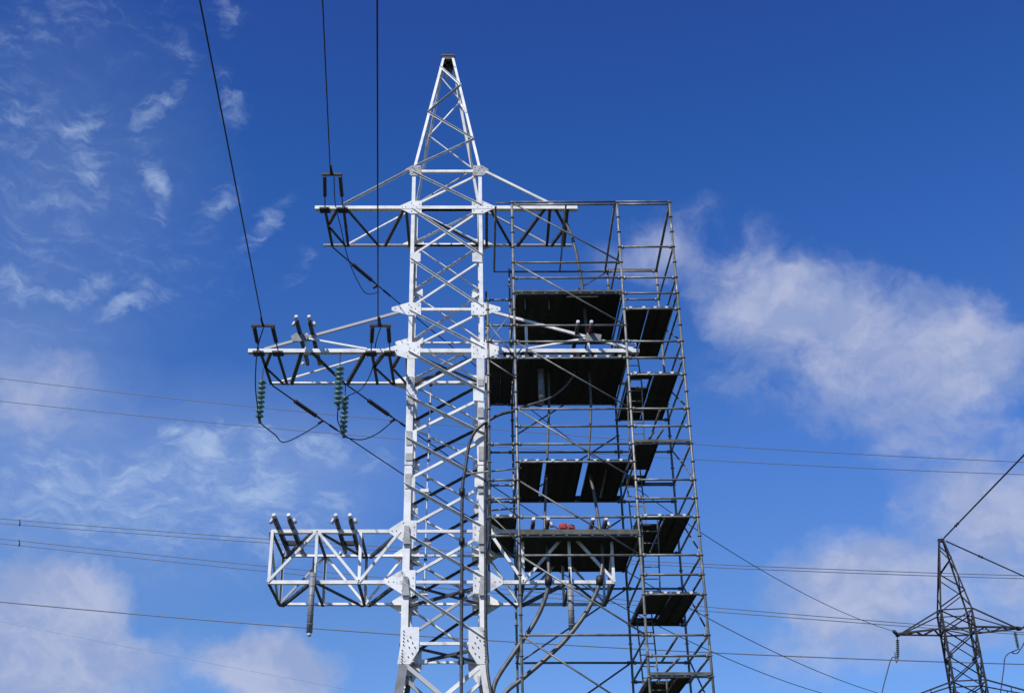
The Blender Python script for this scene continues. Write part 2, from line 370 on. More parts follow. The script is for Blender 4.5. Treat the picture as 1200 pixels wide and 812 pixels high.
    for sy in (-1, 1):
        n = Vector((0, sy, 0))
        for sx in (-1, 1):
            for a, ww, hh in small:
                c = corner(sx, sy, LV[a]) + n * .009
                m = MB(); x0 = -sx * .02; x1 = -sx * ww
                m.plate([c + Vector((x0, 0, -hh / 2)), c + Vector((x1, 0, -hh / 2 + .03)), c + Vector((x1, 0, hh / 2 - .03)), c + Vector((x0, 0, hh / 2))], n, .012)
                m.build('gusset_plate', P, root)
            for a, (ow, hh, iw) in wing.items():
                if not full: continue
                c = corner(sx, sy, LV[a]) + n * .012; m = MB(); X = lambda q, z: c + Vector((sx * q, 0, z))
                m.plate([X(-iw, -hh), X(.02, -hh), X(ow, -.05), X(ow, .05), X(.02, hh), X(-iw, hh)], n, .013)
                gp = m.build('gusset_plate', PLATEG if (full and a == 'A') else P, root)  # level A gussets are greyer: their shade is painted into the colour
                if full and sy < 0:
                    b = MB()
                    for (q, z) in ((-iw + .06, .1), (-iw + .06, -.1), (-iw + .16, .0), (.0, hh - .07), (.0, -hh + .07), (ow * .5, .0), (ow * .8, .0), (-.06, .06)):
                        b.tube([X(q, z) + n * .012, X(q, z) + n * .030], .013, 6)
                    tag(b.build('bolt_heads', LAC, gp), kind='stuff')
            # kink plates
            c = corner(sx, sy, ZK) + n * .014; m = MB(); X = lambda q, z: c + Vector((sx * q, 0, z))
            m.plate([X(-.02 + .0, .75), X(-.46, .75), X(-.46, .18), X(-.25, -.16), X(.06, -.16), X(.0, .25)], n, .016)
            gp = m.build('knee_plate', P, root)
            if full and sy < 0:
                b = MB()
                for i in range(5): b.tube([X(-.08, .65 - i * .085) + n * .014, X(-.08, .65 - i * .085) + n * .04], .017, 6)
                for i in range(5): b.tube([X(-.05, .18 - i * .075) + n * .014, X(-.05, .18 - i * .075) + n * .04], .017, 6)
                for q, z in ((-.25, .5), (-.3, .36), (-.36, .25), (-.22, .25), (-.18, .42), (-.3, .1), (-.2, .02)):
                    b.tube([X(q, z) + n * .014, X(q, z) + n * .04], .017, 6)
                tag(b.build('bolt_heads', LAC, gp), kind='stuff')
    return root

def zigzag_bar(p0, p1, a, m, parent, name='plan_brace', up=(0, 0, 1)):
    p0 = Vector(p0); p1 = Vector(p1); d = (p1 - p0).normalized(); u = d.cross(Vector(up)).normalized()
    MB().angle(p0 - u * a / 2, p1 - u * a / 2, u, up, a, .009).build(name, m, parent)

def arm(root, a, xl_f, xl_b, xr_f, xr_b, W, LAC, lace, tie_level, ties, chord=.115):
    """flat cross arm: two chords through the body, lacing between them, ties from a level above"""
    z = LV[a]; y0, y1 = -HB - .035, HB + .035
    MB().angle((xl_f, y0, z - chord / 2), (xr_f, y0, z - chord / 2), (0, 0, 1), (0, 1, 0), chord * .9, .011, .16).build('arm_chord', W, root)
    MB().angle((xl_b, y1, z - chord / 2), (xr_b, y1, z - chord / 2), (0, 0, 1), (0, -1, 0), chord * .8, .011, .13).build('arm_chord', W, root)
    ca = root
    for (f0, f1, x0, x1, s) in lace:                # f: fraction across 0 front .. 1 back
        p0 = (x0, y0 + .02 + (y1 - y0 - .04) * f0, z - chord / 2 - .012); p1 = (x1, y0 + .02 + (y1 - y0 - .04) * f1, z - chord / 2 - .012)
        zigzag_bar(p0, p1, s, LAC, ca, 'lacing_bar')
    for (xe, sy) in ties:
        y = sy * (HB + .03); s = 1 if xe > 0 else -1
        q = MB(); q.facebar((s * (HB + (.10 if tie_level == 'A' else .3)), y, LV[tie_level] - (.02 if tie_level == 'A' else .1)), (xe, y, z + .05), (0, sy, 0), .07, off=.0, mode='out_top' if tie_level == 'A' and sy < 0 and xe < 0 else 'in_low')
        q.build('tie_bar', W, ca)
    return ca

tower = thing('transmission_tower', 'tall white painted lattice transmission tower in front of the scaffolding', 'pylon', (TX, TD, 0))
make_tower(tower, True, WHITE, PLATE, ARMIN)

def L1(px0, py0, px1, py1, s=.085, both=None):
    """lacing bar in a flat arm from two picked photo points, returned as fractions and x"""
    return (px0, py0, px1, py1, s)
def conv(level, items):
    z = LV[level] - .06 - EYE; o = []
    for (px0, py0, px1, py1, s) in items:
        q = []
        for px, py in ((px0, py0), (px1, py1)):
            t = tel(py); D = z / t
            D = min(max(D, DF), DB)
            X = (px - CX) * (D * math.cos(TH) + z * math.sin(TH)) / F - TX
            q.append(((D - DF) / (DB - DF), X))
        q = [(0.0 if f < .12 else 1.0 if f > .88 else f, x) for f, x in q]
        o.append((q[0][0], q[1][0], q[0][1], q[1][1], s))
    return o
B_ = conv('B', [L1(381, 246, 389.5, 288), L1(403, 246, 408, 288), L1(396, 246, 386, 263), L1(386, 266, 405.5, 288),
  L1(406.6, 246, 444.5, 288), L1(474, 246, 451, 288), L1(476, 246, 480, 288),
  L1(570.3, 246, 570.3, 288), L1(574.6, 246, 599.6, 288), L1(638.5, 246, 606.5, 288), L1(644.5, 246, 641, 288), L1(651, 246, 661, 264), L1(660, 270, 646, 288), L1(664, 246, 660, 288, .14)])
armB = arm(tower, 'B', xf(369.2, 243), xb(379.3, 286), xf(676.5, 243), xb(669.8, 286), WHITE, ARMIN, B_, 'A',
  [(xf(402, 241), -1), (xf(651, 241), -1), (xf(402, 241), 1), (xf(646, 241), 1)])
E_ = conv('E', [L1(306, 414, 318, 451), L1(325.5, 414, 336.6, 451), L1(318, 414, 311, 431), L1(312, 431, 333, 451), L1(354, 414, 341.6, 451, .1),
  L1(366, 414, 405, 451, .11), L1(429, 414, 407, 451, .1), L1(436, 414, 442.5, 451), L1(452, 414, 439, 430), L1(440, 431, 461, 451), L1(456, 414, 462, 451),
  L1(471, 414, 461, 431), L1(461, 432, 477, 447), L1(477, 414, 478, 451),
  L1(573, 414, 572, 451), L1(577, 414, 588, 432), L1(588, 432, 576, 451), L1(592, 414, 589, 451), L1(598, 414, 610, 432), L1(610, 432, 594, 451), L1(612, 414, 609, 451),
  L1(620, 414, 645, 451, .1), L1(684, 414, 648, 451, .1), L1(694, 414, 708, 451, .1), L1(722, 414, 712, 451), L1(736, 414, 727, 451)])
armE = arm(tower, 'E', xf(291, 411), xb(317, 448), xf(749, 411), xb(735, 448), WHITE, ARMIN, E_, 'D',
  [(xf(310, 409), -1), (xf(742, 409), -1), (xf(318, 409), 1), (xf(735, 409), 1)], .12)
# hangers on the middle arm: posts, sloping props and grey lug plates by the rail frames
for s in (-1, 1):
    c = xf(357.5, 408) if s < 0 else xf(688.5, 408)
    y = -HB - .05; z = LV['E']
    MB().angle((c, y, z), (c, y, z + .52), (1, 0, 0), (0, 1, 0), .055, .008).build('hanger_post', WHITE, armE)
    MB().facebar((c, y, z + .38), (c - s * 1.72, y, z + .04), (0, -1, 0), .05).build('prop', WHITE, armE)
    q = MB(); cc = Vector((c + s * .16, y - .02, z + .36))
    q.plate([cc + Vector((-.2, 0, -.1)), cc + Vector((.2, 0, -.1)), cc + Vector((.24, 0, .1)), cc + Vector((-.1, 0, .16)), cc + Vector((-.24, 0, .06))], (0, -1, 0), .014)
    q.build('lug_plate', GREYC, armE)
xh = xf(615, 380)
MB().angle((xh, -HB - .05, LV['E']), (xh, -HB - .05, LV['E'] + .78), (1, 0, 0), (0, 1, 0), .07, .009).build('hanger_post', WHITE, armE)

# lower box arm
zI, zJ = LV['I'], LV['J']; y0, y1 = -HB - .045, HB + .045
for s in (-1, 1):
    if s < 0:
        xe_t, xe_b = xf(318, 623), xf(314, 682); X1, X2 = xf(370.5, 650), xf(422, 650)
    else:
        xe_t, xe_b = xf(720, 623), xf(717.5, 682); X1, X2 = xf(667, 650), xf(612.5, 650)
    xe = (xe_t + xe_b) / 2; xi = s * (HB - .02)
    for z in (zI, zJ):
        MB().angle((xe, y0, z - .05), (xi, y0, z - .05), (0, 0, 1), (0, 1, 0), .09, .011, .10).build('arm_chord', WHITE, tower)
        MB().angle((xe, y1, z - .05), (xi, y1, z - .05), (0, 0, 1), (0, -1, 0), .09, .011, .12).build('arm_chord', WHITE, tower)
    ca = tower
    for y, n in ((y0, (0, -1, 0)), (y1, (0, 1, 0))):
        for x in (xe + s * -.03, X1, X2):
            MB().facebar((x, y, zJ), (x, y, zI), n, .075, off=.012).build('post', WHITE, ca)
        MB().facebar((xe, y, zJ), (X1, y, zI), n, .07, off=.022).build('face_brace', WHITE, ca)
        MB().facebar((X1, y, zI), (X2, y, zJ), n, .07, off=.022).build('face_brace', WHITE, ca)
        MB().facebar((X2, y, zJ), (s * (HB + .1), y, zI), n, .07, off=.022).build('face_brace', WHITE, ca)
    for z, dz in ((zI, -.066), (zJ, -.066)):
        for x in (xe - s * .04, X1, X2): zigzag_bar((x, y0, z + dz), (x, y1, z + dz), .08, ARMIN, ca, 'cross_strut')
        a0, a1 = (y0, y1)
        for (x0, x1) in ((X1 + s * .1, xe - s * .1), (X1 - s * .1, X2 + s * .06), (s * (HB + .12), X2 - s * .1)):
            zigzag_bar((x0, a0, z + dz - .012), (x1, a1, z + dz - .012), .08, ARMIN, ca, 'cross_strut')
    # end frame diagonal
    zigzag_bar((xe, y0, zI), (xe, y1, zJ), .06, WHITE, ca, 'end_brace', (s, 0, 0))

# grey cleats and clips bolted on the front legs, and small white brackets inside
for sx, ys in ((-1, (446, 469, 514, 536, 562)), (1, (449, 484, 532, 574, 640))):
    for i, py in enumerate(ys):
        z = zf(py); c = corner(sx, -1, z) + Vector((0, -.03, 0)); w_ = .15 + .03 * (i % 2); h_ = .10 + .05 * ((i * 7) % 3)
        q = MB(); x0 = -sx * .02; x1 = -sx * (.02 + w_)
        q.plate([c + Vector((x0, 0, -h_)), c + Vector((x1, 0, -h_)), c + Vector((x1, 0, h_)), c + Vector((x0, 0, h_))], (0, -1, 0), .012)
        q.build('cleat', PLATEG, tower)
for px, py in ((497, 575.5), (499.5, 636.5), (496, 695.5), (495, 775.5)):
    c = at(px, py, 30.35) - Vector((TX, TD, 0)); MB().box(c, (.24, .16, .09)).build('step_bracket', WHITE, tower)
# climbing rail inside the back left of the body
m = MB(); rl = [at(505, 452, 31.9), at(501, 560, 31.9), at(497, 705, 31.9)]
rl = [p - Vector((TX, TD, 0)) for p in rl]; m.tube([rl[0], rl[1], rl[2]], .016, 6)
cr = m.build('climbing_rail', WHITE, tower)
m = MB()
for i in range(12):
    t = i / 11; p = rl[0].lerp(rl[2], t) + Vector((0, -.03, 0)); m.box(p, (.09, .07, .05))
tag(m.build('rail_clamps', ARMIN, cr), kind='stuff')

# rail frames across the arms: two dark channels with cross bars, white end caps
def rail_frame(cx, z, d0, d1, gap, label, group='dark channel frames on the cross arms'):
    right = 'right arm' in label
    t = thing('channel_frame', label, 'steel frame', (cx, (d0 + d1) / 2, z), 0, group)
    yc = (d0 + d1) / 2
    for s in (-1, 1):
        x = s * gap / 2
        low_ = 'lower' in label
        MB().box((x, 0, .05), (.09, d1 - d0, .12)).build('channel', OXIDE if right and ((s < 0) == low_) else DARKST, t)
        for yy, q in ((d0 - yc - .055, 1), (d1 - yc + .04, 0)):
            if q: MB().tube([(x, yy, .06), (x, yy - .12, .10)], [.05, .045], 10).build('end_cap', WCAP, t, smooth=True)
        if right and (s < 0 or not low_): continue
        MB().tube([(x + s * .13, d0 - yc + .22, .0), (x + s * .09, d0 - yc + .22, .13)], [.055, .03], 10).build('shoulder_cap', WCAP, t, smooth=True)
        MB().tube([(x + s * .12, d1 - yc - .25, -.12), (x + s * .10, d1 - yc - .25, -.02)], [.055, .04], 10).build('shoulder_cap', WCAP, t, smooth=True)
    for yy in (-.35, .55):
        MB().box((0, yy, .02), (gap - .10, .12, .11)).build('cross_bar', DARKST, t)
    return t
def xw(px, py, D): return at(px, py, D).x
g4 = .36
rail_frame(xw(330, 612, 29.45), zI + .06, 29.45, 32.25, .37, 'dark double channel frame across the lower left arm, at its outer end')
rail_frame(xw(402, 612, 29.45), zI + .06, 29.45, 32.25, .36, 'dark double channel frame across the lower left arm, nearer the white tower body')
rail_frame(xw(633.5, 612, 29.75), zI + .06, 29.75, 32.25, .37, 'dark channel frame on the lower right arm over the scaffold deck, left of the bags')
rail_frame(xw(702, 612, 29.75), zI + .06, 29.75, 32.25, .33, 'dark channel frame on the lower right arm over the scaffold deck, right of the bags')
rail_frame(xw(355, 379, 29.4), LV['E'] + .50, 29.4, 32.1, .35, 'dark double channel frame with white caps on the middle left arm')
rail_frame(xw(684.5, 377, 29.7), LV['E'] + .50, 29.7, 32.1, .37, 'dark channel frame with white caps on the middle right arm inside the scaffolding')

# ------------------------------------------------------------------ insulators, wires
def shedded(p0, p1, r, n, r_core=.02):
    p0 = Vector(p0); p1 = Vector(p1); pts = [p0]; rs = [r_core]
    for i in range(n):
        a = (i + .15) / n; b = (i + .5) / n; c = (i + .85) / n
        pts += [p0.lerp(p1, a), p0.lerp(p1, b), p0.lerp(p1, c)]; rs += [r_core * 1.3, r, r_core * 1.3]
    pts.append(p1); rs.append(r_core); return pts, rs
def tension_double(px_l, px_r, py_y, anchor_l, anchor_r, z_level, label):
    """double string pulling toward the viewer: from the arm to a yoke bar"""
    h = LV[z_level] - EYE
    Dy = h / tel(py_y)
    A = [Vector((xw(p[0], p[1], DF), DF - .03, LV[z_level])) for p in (anchor_l, anchor_r)]
    Y = [at(px_l, py_y, Dy), at(px_r, py_y, Dy)]
    base = (A[0] + A[1]) / 2
    t = thing('tension_insulator', label, 'insulator', base, 0, 'double tension insulators pulling forward')
    for a, y in zip(A, Y):
        a = a - base; y = y - base
        MB().tube([a, a.lerp(y, .36)], .018, 6).build('link_rod', DARKST, t)
        pts, rs = shedded(a.lerp(y, .34), a.lerp(y, .94), .062, 11, .03); MB().tube(pts, rs, 8).build('insulator_rod', POLY, t)
        MB().box(a + Vector((0, .02, -.09)), (.30, .26, .05)).build('foot_bracket', DARKST, t)
    y0 = Y[0] - base; y1 = Y[1] - base; d = (y1 - y0).normalized()
    MB().box((y0 + y1) / 2, ((y1 - y0).length + .14, .07, .06), (d, Vector((0, 1, 0)), Vector((0, 0, 1)))).build('yoke_plate', DARKST, t)
    mid = (Y[0] + Y[1]) / 2
    MB().tube([mid - base, mid - base + Vector((0, -.45, .02))], [.035, .022], 8).build('dead_end_clamp', DARKST, t)
    return mid
def wire_forward(mid, px_top, h_rel, label, r=.017, py_ref=0):
    D1 = (mid.z - EYE) / tel(py_ref) ; p1 = at(px_top, py_ref, D1)
    d = (p1 - mid); pts = [mid + d * t + Vector((0, 0, -h_rel * 4 * (t / 8) * (1 - t / 8) )) for t in [i * 8 / 24 for i in range(25)]]
    # keep the photographed stretch straight, sag only later
    o = MB().tube(pts, r, 6).build('overhead_wire', WIRE, None, pts[0], True)
    tag(o, label, 'power line', 'overhead wires toward the viewer')
m1 = tension_double(380.3, 398.3, 204.5, (381, 243), (402, 243), 'B', 'dark double tension insulator above the left tip of the top cross arm')
wire_forward(m1 + Vector((-.05, 0, 0)), 378, 0, 'middle one of three dark wires running overhead, from the top left arm')
m2 = tension_double(297.5, 319, 381.5, (303.5, 411), (326, 411), 'E', 'dark double tension insulator at the outer left tip of the middle arm')
wire_forward(m2, 234, 0, 'leftmost of three dark wires running overhead, from the middle left arm tip')
m3 = tension_double(436.5, 455, 381.5, (435, 411), (457, 411), 'E', 'dark double tension insulator of the middle arm close to the white tower body')
wire_forward(m3 + Vector((-.06, 0, 0)), 442, 0, 'rightmost of three dark wires running overhead, a vertical line left of the tower peak')

def para(p0, p1, sag, n=28):
    return [p0.lerp(p1, i / n) - Vector((0, 0, 4 * sag * (i / n) * (1 - i / n))) for i in range(n + 1)]
def sag_for(p0, p1, px, py):
    best = None
    for i in range(1, 400):
        t = i / 400; q = p0.lerp(p1, t)
        zc = q.y * math.cos(TH) + (tel(py) * q.y) * math.sin(TH)
        x = CX + F * q.x / zc
        if best is None or abs(x - px) < best[0]: best = (abs(x - px), t, q.y)
    t, D = best[1], best[2]; z = tel(py) * D + EYE
    return (p0.lerp(p1, t).z - z) / (4 * t * (1 - t))
def rear_line(a_px, lvl, end, ref, label, ilabel):
    A = Vector((xw(*a_px, DB), DB + .05, LV[lvl] - .07))
    s = sag_for(A, end, *ref); pts = para(A, end, s, 120)
    base = A.copy()
    def pos(dist):
        acc = 0
        for u, v in zip(pts[:-1], pts[1:]):
            l = (v - u).length
            if acc + l >= dist: return u.lerp(v, (dist - acc) / l)
            acc += l
        return pts[-1]
    t = thing('tension_insulator', ilabel, 'insulator', base, 0, 'single tension insulators pulling away')
    MB().tube([A - base, pos(1.05) - base], .022, 6).build('link_rod', DARKST, t)
    q, rs = shedded(pos(.98) - base, pos(2.0) - base, .075, 11, .04); MB().tube(q, rs, 8).build('insulator_rod', POLY, t)
    MB().tube([pos(1.95) - base, pos(2.15) - base, pos(2.2) - base, pos(2.6) - base, pos(2.62) - base, pos(3.0) - base], [.03, .03, .02, .02, .035, .03], 6).build('dead_end_clamp', DARKST, t)
    MB().tube([pos(2.3) - base + Vector((-.14, 0, -.10)), pos(2.3) - base + Vector((.02, 0, .0))], .045, 6).build('jumper_lug', DARKST, t)
    i0 = 0; acc = 0; wp = [pos(2.6)]
    for u, v in zip(pts[:-1], pts[1:]):
        acc += (v - u).length
        if acc > 2.9: wp.append(v)
    o = MB().tube(wp, .018, 6).build('overhead_wire', WIRE, None, wp[0], True)
    tag(o, label, 'power line', 'overhead wires toward the dark tower')
    return pos
FX, FY = 33.22, 81.6                 # the distant tower stands here, turned by -13 degrees
def ftw(x, y, z):
    a = R(-13); return Vector((FX + x * math.cos(a) - y * math.sin(a), FY + x * math.sin(a) + y * math.cos(a), z))
pA = rear_line((390, 288), 'B', ftw(-3.85, 0, LV['B']) + Vector((-.55, -.9, .04)), (826, 627), 'upper dark wire descending from the top left arm to the distant tower', 'dark insulator slanting down behind the top left arm')
pC = rear_line((319, 450), 'E', at(1046, 828, 80.5), (840, 766), 'lowest of three wires descending right, from the outer middle left arm', 'dark insulator slanting down from the outer end of the middle left arm')
pB = rear_line((407, 450), 'E', at(1080, 824, 80.8), (835, 727), 'middle of three wires descending right, from the inner middle left arm', 'dark insulator slanting down from the inner part of the middle left arm')

def disc_string(top, n, pitch, r, label, link=.15, tilt=0, m=GLASS, grp='green glass disc insulator strings'):
    t = thing('disc_insulator_string', label, 'insulator', top, 0, grp)
    MB().tube([(0, 0, 0), (tilt * -link, 0, -link)], .014, 6).build('hanger_link', DARKST, t)
    for i in range(n):
        z = -link - i * pitch; x = tilt * z
        MB().tube([(x, 0, z), (x, 0, z - .035), (x, 0, z - .05), (x, 0, z - .085), (x, 0, z - pitch)], [.035, .05, r * .8, r, .03], 12).build('glass_disc', m, t, smooth=True)
    z = -link - n * pitch; x = tilt * z
    MB().tube([(x, 0, z), (x + .03, 0, z - .13)], [.035, .05], 8).build('jumper_clamp', DARKST, t)
    return Vector(top) + Vector((x + .03, 0, z - .1))
s1 = disc_string(at(308.5, 432, 30.8), 8, .145, .125, 'green glass disc insulator hanging at the outer left end of the middle arm', .36)
s2 = disc_string(at(399, 413, DF), 8, .145, .135, 'green glass disc insulator hanging from the front chord of the middle left arm', .42)
s3 = disc_string(at(405, 451, DB), 8, .145, .125, 'green glass disc insulator hanging from the back chord of the middle left arm', .36)
def loose(pts, r, label, name='jumper_cable', m=WIRE, cat='cable', group=None, n=6, sub=10):
    P = [Vector(p) for p in pts]; o = []
    Q = [P[0] * 2 - P[1]] + P + [P[-1] * 2 - P[-2]]
    for i in range(1, len(Q) - 2):
        p0, p1, p2, p3 = Q[i - 1:i + 3]
        for k in range(sub):
            t = k / sub
            o.append(.5 * ((2 * p1) + (p2 - p0) * t + (2 * p0 - 5 * p1 + 4 * p2 - p3) * t * t + (3 * p1 - p0 - 3 * p2 + p3) * t ** 3))
    o.append(P[-1])
    if isinstance(r, (list, tuple)): r = [r[min(int(i / sub), len(r) - 1)] for i in range(len(o))]
    ob = MB().tube(o, r, n).build(name, m, None, o[0], True)
    return tag(ob, label, cat, group)
G1 = 'thin jumper cables on the left arms'
loose([m2 + Vector((0, .1, 0)), at(301.5, 410, 29.6), at(299.3, 450, 30.2), at(302, 478, 30.6), s1, at(322, 509, 31.3), at(332, 518, 31.8), at(352, 510, 33), pC(2.35)], .017,
      'thin jumper cable looping under the outer green insulator of the middle left arm', group=G1)
loose([m3 + Vector((0, .1, 0)), at(440.5, 402, 30.1), at(436, 433, 31.1), at(424, 455, 31.4), at(408, 464, 31.0), at(398, 474, 30.6), at(395.5, 490, 30.8), at(399, 501, 31.4), s3, at(424, 515, 32.6), at(442, 508, 33.4), at(455, 498, 34), pB(2.35)], .017,
      'thin jumper cable looping under the two inner green insulators of the middle left arm', group=G1)
loose([m1 + Vector((.04, .1, 0)), at(393, 240, 30.0), at(399, 265, 31.1), at(407, 300, 32.3), at(417, 325, 33.1), at(428, 343, 33.9), at(441, 343, 34.4), pA(2.35)], .015,
      'thin jumper cable hanging from the yoke through the top left arm', group=G1)
# the thick dark-sleeved bits of the second jumper
# ------------------------------------------------------------------ cable terminations and thick cables
def termination(top, length, label, r=.075, plate=False):
    t = thing('cable_termination', label, 'cable end', top, 0, 'grey cylindrical cable terminations')
    pts, rs = shedded((0, 0, 0), (0, 0, -length), r, 1, r)
    MB().tube([(0, 0, .0), (0, 0, -length)], r, 14).build('housing', GREYC, t, smooth=True)
    MB().tube([(0, 0, -length), (0, 0, -length - .09)], [r * .75, r * .6], 12).build('end_cap', WCAP, t, smooth=True)
    m = MB()
    for i in range(6): m.tube([(0, 0, -.1 - i * length / 6.3), (0, 0, -.115 - i * length / 6.3)], r * 1.12, 14)
    tag(m.build('ribs', GREYC, t), kind='stuff')
    if plate: MB().box((0, .12, -.02), (.42, .34, .03)).build('mounting_plate', GREYC, t)
    MB().tube([(0, 0, 0), (0, .02, .42)], [.03, .02], 8).build('stud', DARKST, t)
    return t
termination(at(366.5, 671, 29.95), at(366.5, 671, 29.95).z - at(362, 741, 29.95).z, 'grey cylinder hanging below the lower left arm')
termination(at(668, 685, 29.95), at(668, 685, 29.95).z - at(671, 738, 29.95).z, 'grey cylinder hanging below the lower right arm among the scaffold tubes')
termination(at(633.5, 430, 30.3), at(633.5, 430, 30.3).z - at(634, 469, 30.3).z, 'grey cylinder under the big black scaffold deck of the middle right arm', .085, True)
G2 = 'thick black cables'
loose([at(634, 470, 30.3), at(634, 475, 30.3), at(622, 474, 30.1), at(604, 481, 29.95), at(585, 486, 29.9), at(566, 497, 29.9), at(556, 507, 29.95), at(549.5, 522, 30.0), at(546, 545, 30.0), at(542.5, 566, 30.0), at(541.3, 600, 30.0), at(541.3, 650, 30.0), at(541, 700, 30.0), at(540.6, 760, 29.95), at(540.6, 812, 29.8),
       Vector((xw(540.6, 812, 29.8), 29.7, 4)), Vector((xw(540.6, 812, 29.8), 29.6, .0))], .042, 'thick black cable running down the middle of the white tower front', 'power_cable', RUBBER, group=G2, n=10)
for i, (px, py) in enumerate(((541.5, 576), (541.2, 634), (541, 695), (540.6, 774))):
    c = at(px, py, 29.96)
    o = MB().tube([c + Vector((0, 0, .09)), c - Vector((0, 0, .09))], .075, 10).build('cable_clamp', DARKST, None, c, True)
    tag(o, ('uppermost', 'second highest', 'third', 'lowest')[i] + ' of four black clamps on the cable down the tower front', 'clamp', 'cable clamps')
loose([at(642, 424, 30.5), at(643.5, 470, 30.5), at(641, 541, 30.5), at(638.5, 617, 30.4), at(642, 650, 30.1), at(643, 682, 29.95), at(637, 706, 29.95), at(625, 731, 29.95), at(602, 765, 29.9), at(582, 796, 29.9), at(576, 820, 29.85), at(572, 850, 29.8), Vector((.55, 29.7, 3.5)), Vector((.5, 29.6, 0))], [.034] * 3 + [.045] * 2 + [.056] * 14,
      'left one of two thick cables curving from the lower right arm to the tower foot', 'power_cable', SHEATH, group=G2, n=10)
loose([at(664, 262, 30.3), at(671, 280, 30.3), at(677, 305, 30.3), at(683, 340, 30.4), at(686.5, 380, 30.5), at(690, 430, 30.5), at(692.5, 480, 30.5), at(690, 541, 30.5), at(697, 583, 30.4), at(703, 620, 30.3), at(706, 655, 30.1), at(702.5, 682, 29.95), at(696, 700, 29.95), at(684, 722, 29.95), at(662, 750, 29.9), at(640, 771, 29.9), at(612, 795, 29.9), at(592, 812, 29.85), at(580, 840, 29.8), Vector((.72, 29.7, 3.5)), Vector((.66, 29.6, 0))], [.045] * 4 + [.034] * 3 + [.042] * 4 + [.056] * 14,
      'right one of two thick cables, the longer, starting at the top right arm', 'power_cable', SHEATH, group=G2, n=10)
loose([at(573, 463, 29.98), at(571, 470, 29.98), at(568.5, 540, 29.98), at(569, 650, 29.98), at(569.3, 735, 29.98), at(571, 770, 29.93), at(575.5, 812, 29.75), Vector((1.45, 29.1, 3)), Vector((1.8, 28.8, 0))], .04,
      'thick black tube along the right front leg of the white tower', 'power_cable', RUBBER, group=G2, n=10)  # black tube just outside the right front leg
# cable joints at the lower right arm
for px, lab in ((643, 'black cable joint on the lower right arm, left one'), (703, 'black cable joint on the lower right arm, right one')):
    c = at(px, 681, 29.93)
    o = MB().tube([c + Vector((.0, 0, .14)), c + Vector((0, 0, .05)), c + Vector((-.02, 0, -.10))], [.07, .10, .08], 10).build('cable_joint', DARKST, None, c, True)
    tag(o, lab, 'cable joint', 'cable joints on the lower right arm')

# ------------------------------------------------------------------ scaffolding
XL, XM, XR, SDF, DEP, YAW = 1.4283, 4.4655, 5.9746, 29.6169, 3.07, -0.0081
Z0 = 19.5997 + EYE
XE = XL - .73
scaf = thing('scaffolding', 'tall grey tube scaffolding with black plank decks around the right arms', 'scaffolding', (XL, SDF, 0), YAW)
def S(x, d, k): return Vector((x - XL, d, Z0 - .5 * k))
KG = Z0 / .5
TR = .030
def tubep(name, a, b, r=TR, m=GALV, parent=scaf, n=8):
    return MB().tube([a, b], r, n).build(name, m, parent, smooth=True)
def standard(x, d, k0, k1):
    st = tubep('standard', S(x, d, k0), S(x, d, k1), .033)
    m = MB(); k = math.ceil(k0)
    while k <= k1 - .05:
        p = S(x, d, k); m.tube([p + Vector((0, 0, .006)), p - Vector((0, 0, .006))], .062, 10)
        if (k % 4) == 2: m.tube([p + Vector((0, 0, .24)), p + Vector((0, 0, .10))], .035, 8)
        k += 1
    tag(m.build('rosettes', GALV, st), kind='stuff')
    if k1 > 40:
        b = MB(); b.box(S(x, d, KG) + Vector((0, 0, .012)), (.15, .15, .02)); b.tube([S(x, d, k1), S(x, d, KG)], .019, 8); b.build('base_jack', GALV, scaf)
KB = KG - .4
for x, d, k0, k1 in ((XR, 0, -.1, KB), (XM, 0, -.1, KB), (XL, 0, -.1, KB), (XR, DEP, .8, KB), (XM, DEP, .8, KB), (XL, DEP, .8, KB), (XE, 0, 6.6, 20.3), (XE, DEP, 2.4, 20.2)):
    standard(x, d, k0, k1)
def led(x0, x1, d, ks, name='ledger', r=TR):
    for k in ks:
        a = S(x0 + .03, d, k); b = S(x1 - .03, d, k); sg = random.uniform(-.006, .006)
        m = MB().tube([a, a.lerp(b, .5) + Vector((0, 0, sg)), b], r, 8)
        for p, q in ((a, .05), (b, -.05)): m.box(p + Vector((q, 0, 0)), (.07, .06, .085))
        m.build(name, GALV, scaf, smooth=True)
led(XL, XM, 0, [4, 5, 6, 8, 9, 10, 13, 14, 15, 16, 19, 20, 21, 25, 29, 33, 37])
led(XM, XR, 0, [3, 5, 6, 7, 9, 10, 11, 13, 14, 15, 17, 18, 19, 21, 22, 23, 25, 26, 27, 29, 30, 31, 33, 35, 37, 39])
led(XE, XL, 0, [8, 9, 10, 15, 17, 18, 19, 20])
led(XL, XM, DEP, [1, 3.0, 5, 6, 10, 13, 16, 20, 21, 25, 29, 33, 37])
led(XM, XR, DEP, [1, 3, 7, 11, 13, 15, 16, 19, 21, 23, 25, 26, 29, 33, 37])
led(XE, XL, DEP, [3, 10, 13, 15, 16, 19])
